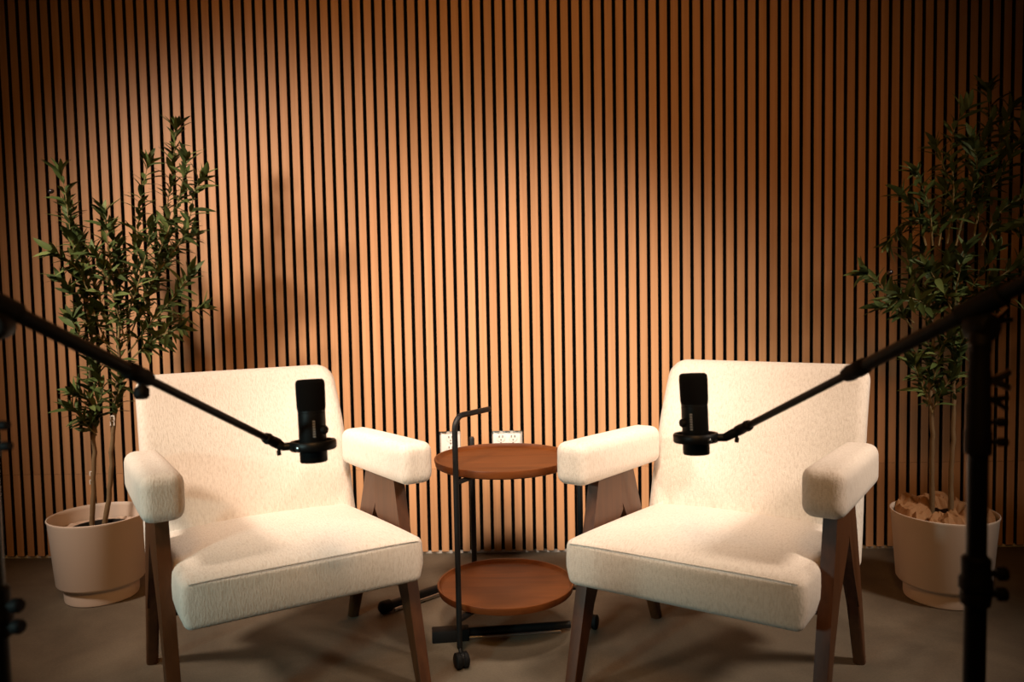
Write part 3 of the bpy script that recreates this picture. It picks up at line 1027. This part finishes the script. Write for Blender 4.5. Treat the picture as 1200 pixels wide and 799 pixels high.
def boom_stand(foot, piv, tip, swivel, sgn, label, knob_at, sleeve_at, tail):
    """floor stand: tripod, pole with clutches, straight boom from piv to tip, swivel reaching the cradle"""
    fx, fy = foot
    piv = Vector(piv); tip = Vector(tip); swivel = Vector(swivel)
    O = Vector((fx, fy, 0))
    t = tag(empty('boom_stand', (fx, fy, 0)), label, 'stand')
    L3 = lambda p: Vector(p) - O
    ptop = piv.z - 0.045
    bm = bmesh.new(); tube(bm, [(0, 0, 0.10), (0, 0, 0.62)], 0.0125, 18)
    build('lower_pole', bm, M_BLACK, t)
    bm = bmesh.new(); tube(bm, [(0, 0, 0.60), (0, 0, ptop)], 0.0115, 18)
    build('upper_pole', bm, M_BLACK, t)
    # mid clutch with two knobs
    bm = lathe(bmesh.new(), [(0.0125, 0.588), (0.0165, 0.590), (0.0175, 0.602), (0.0155, 0.606), (0.0190, 0.609), (0.0190, 0.621), (0.0160, 0.626), (0.0165, 0.646), (0.0125, 0.650)], 24)
    cl = build('clutch', bm, M_BLACKM, t)
    for z in (0.603, 0.628):
        bm = bmesh.new(); clutch_knob(bm, (0.014, -0.002, z), (1, -0.15, 0.02), 0.021, 0.0085)
        build('knob', bm, M_BLACKM, cl)
    # upper collar block with its row of knobs
    z1 = ptop - 0.015
    bm = lathe(bmesh.new(), [(0.0115, z1 - 0.120), (0.0148, z1 - 0.118), (0.0150, z1 - 0.092), (0.0138, z1 - 0.088), (0.0138, z1 - 0.060), (0.0128, z1 - 0.056), (0.0128, z1 - 0.020), (0.0118, z1 - 0.016), (0.0118, z1 + 0.006)], 24)
    cu = build('collar', bm, M_BLACKM, t)
    for z, l in ((z1 - 0.104, 0.020), (z1 - 0.080, 0.018)):
        bm = bmesh.new(); clutch_knob(bm, (0.0125, -0.002, z), (1, -0.1, 0), l, 0.0055)
        build('knob', bm, M_BLACKM, cu)
    if sgn > 0:
      bm = bmesh.new(); wing(bm, (0.0115, -0.002, z1 - 0.052), (1, -0.1, -0.25), (0.1, 0, 1), 0.020, 0.010)
      build('wing_screw', bm, M_BLACKM, cu)
    if sgn > 0:
      bm = bmesh.new(); wing(bm, (0.0115, -0.002, z1 - 0.030), (1, -0.1, 0.05), (0, 0, 1), 0.022, 0.014)
      build('wing_screw', bm, M_CHROME if sgn > 0 else M_BLACKM, cu)
    # tripod
    bm = lathe(bmesh.new(), [(0.012, 0.09), (0.022, 0.095), (0.024, 0.115), (0.022, 0.15), (0.012, 0.155)], 20)
    build('hub', bm, M_BLACKM, t)
    for k in range(3):
        a = radians((90 if sgn > 0 else 90) + 60 + 120 * k)
        dd = Vector((cos(a), sin(a), 0))
        bm = bmesh.new(); tube(bm, [dd * 0.018 + Vector((0, 0, 0.115)), dd * 0.30 + Vector((0, 0, 0.0125))], 0.008, 12)
        lg = build('leg', bm, M_BLACK, t)
        bm = bmesh.new(); tube(bm, [dd * 0.285 + Vector((0, 0, 0.018)), dd * 0.325 + Vector((0, 0, 0.0115))], 0.011, 12)
        build('rubber_foot', bm, M_BLACKM, lg)
    # boom
    d = (tip - piv).normalized(); Lb = (tip - piv).length
    bm = bmesh.new(); tube(bm, [L3(piv - d * tail), L3(piv + d * (Lb * sleeve_at))], 0.0095, 18)
    bo = build('outer_boom', bm, M_BLACK, t)
    bm = bmesh.new(); tube(bm, [L3(piv + d * (Lb * sleeve_at - 0.02)), L3(tip)], 0.0062, 16)
    build('inner_boom', bm, M_BLACK, t)
    c = L3(piv + d * (Lb * sleeve_at))
    bm = bmesh.new()
    lathe(bm, [(0.0100, -0.030), (0.0120, -0.028), (0.0128, -0.012), (0.0116, -0.008), (0.0124, 0.004), (0.0100, 0.016), (0.0065, 0.018)], 22, align(c, d))
    sv = build('sleeve', bm, M_BLACKM, t)
    if knob_at is not None:
        bm = bmesh.new(); clutch_knob(bm, c + Vector((0, -0.002, -0.006)), (0.15, -0.35, -1), 0.026, 0.0105)
        build('knob', bm, M_BLACKM, sv)
    # pivot clamp under the boom
    p0 = L3(piv)
    bm = bmesh.new()
    lathe(bm, [(0.0097, -0.032), (0.0135, -0.030), (0.0135, 0.030), (0.0097, 0.032)], 20, align(p0, d))
    pv = build('boom_clamp', bm, M_BLACKM, t)
    hz = Vector((d.y, -d.x, 0)).normalized()
    bm = bmesh.new()
    lathe(bm, [(0, -0.017), (0.013, -0.017), (0.0165, -0.013), (0.0165, 0.013), (0.013, 0.017), (0, 0.017)], 28, align(p0 + Vector((0, 0, -0.026)), (0.25, -1, 0)))
    tube(bm, [Vector((0, 0, ptop - 0.01)), p0 + Vector((0, 0, -0.024))], 0.0125, 16)
    build('pivot', bm, M_BLACKM, t)
    wx = 1 if sgn > 0 else -1
    bm = bmesh.new(); wing(bm, p0 + Vector((0.012 * wx, -0.004, -0.020)), (wx, -0.2, 0.5), (-0.4 * wx, 0, 1), 0.020, 0.010)
    build('wing_screw', bm, M_CHROME if sgn > 0 else M_BLACKM, pv)
    # swivel at the tip
    tp = L3(tip)
    bm = bmesh.new()
    lathe(bm, [(0.0062, -0.032), (0.0092, -0.030), (0.0105, -0.022), (0.0088, -0.016), (0.0098, -0.004), (0.0098, 0.010), (0.0080, 0.014), (0, 0.014)], 20, align(tp, d))
    sw = build('swivel', bm, M_BLACKM, t)
    bm = bmesh.new(); tube(bm, [tp + d * 0.006, L3(swivel) - (L3(swivel) - tp) * 0.35, L3(swivel)], [0.0085, 0.0088, 0.0080], 14)
    build('joint', bm, M_BLACKM, sw)
    bm = bmesh.new(); clutch_knob(bm, tp + d * 0.012 + Vector((0, -0.003, -0.005)), (0.25 * sgn * -1, -0.3, -1), 0.016, 0.0040)
    build('thumb_screw', bm, M_BLACKM, sw)
    return t


ml, sl_ = microphone((1.5825, -1.4564, 0.8297), (1.5877, -1.4652, 0.6765), (-1, -0.28, 0.0), (0.93, -0.36, 0), 'black microphone hanging on the boom in front of the left chair back')
mr_, sr_ = microphone((2.3009, -1.4017, 0.8234), (2.3050, -1.4106, 0.6691), (1, -0.36, 0.05), (-0.93, -0.36, 0), 'black microphone on the boom from the right, before the right chair back')
boom_stand((1.3610, -2.0000), (1.3768, -1.9931, 0.9788), (1.5223, -1.4842, 0.7178), sl_, -1,
           'black boom microphone stand at the left edge of the picture', 1, 0.41, 0.24)
boom_stand((2.5290, -1.9345), (2.5386, -1.9201, 0.9535), (2.379, -1.446, 0.7217), sr_, 1,
           'black boom microphone stand standing before the right planter', None, 0.43, 0.20)
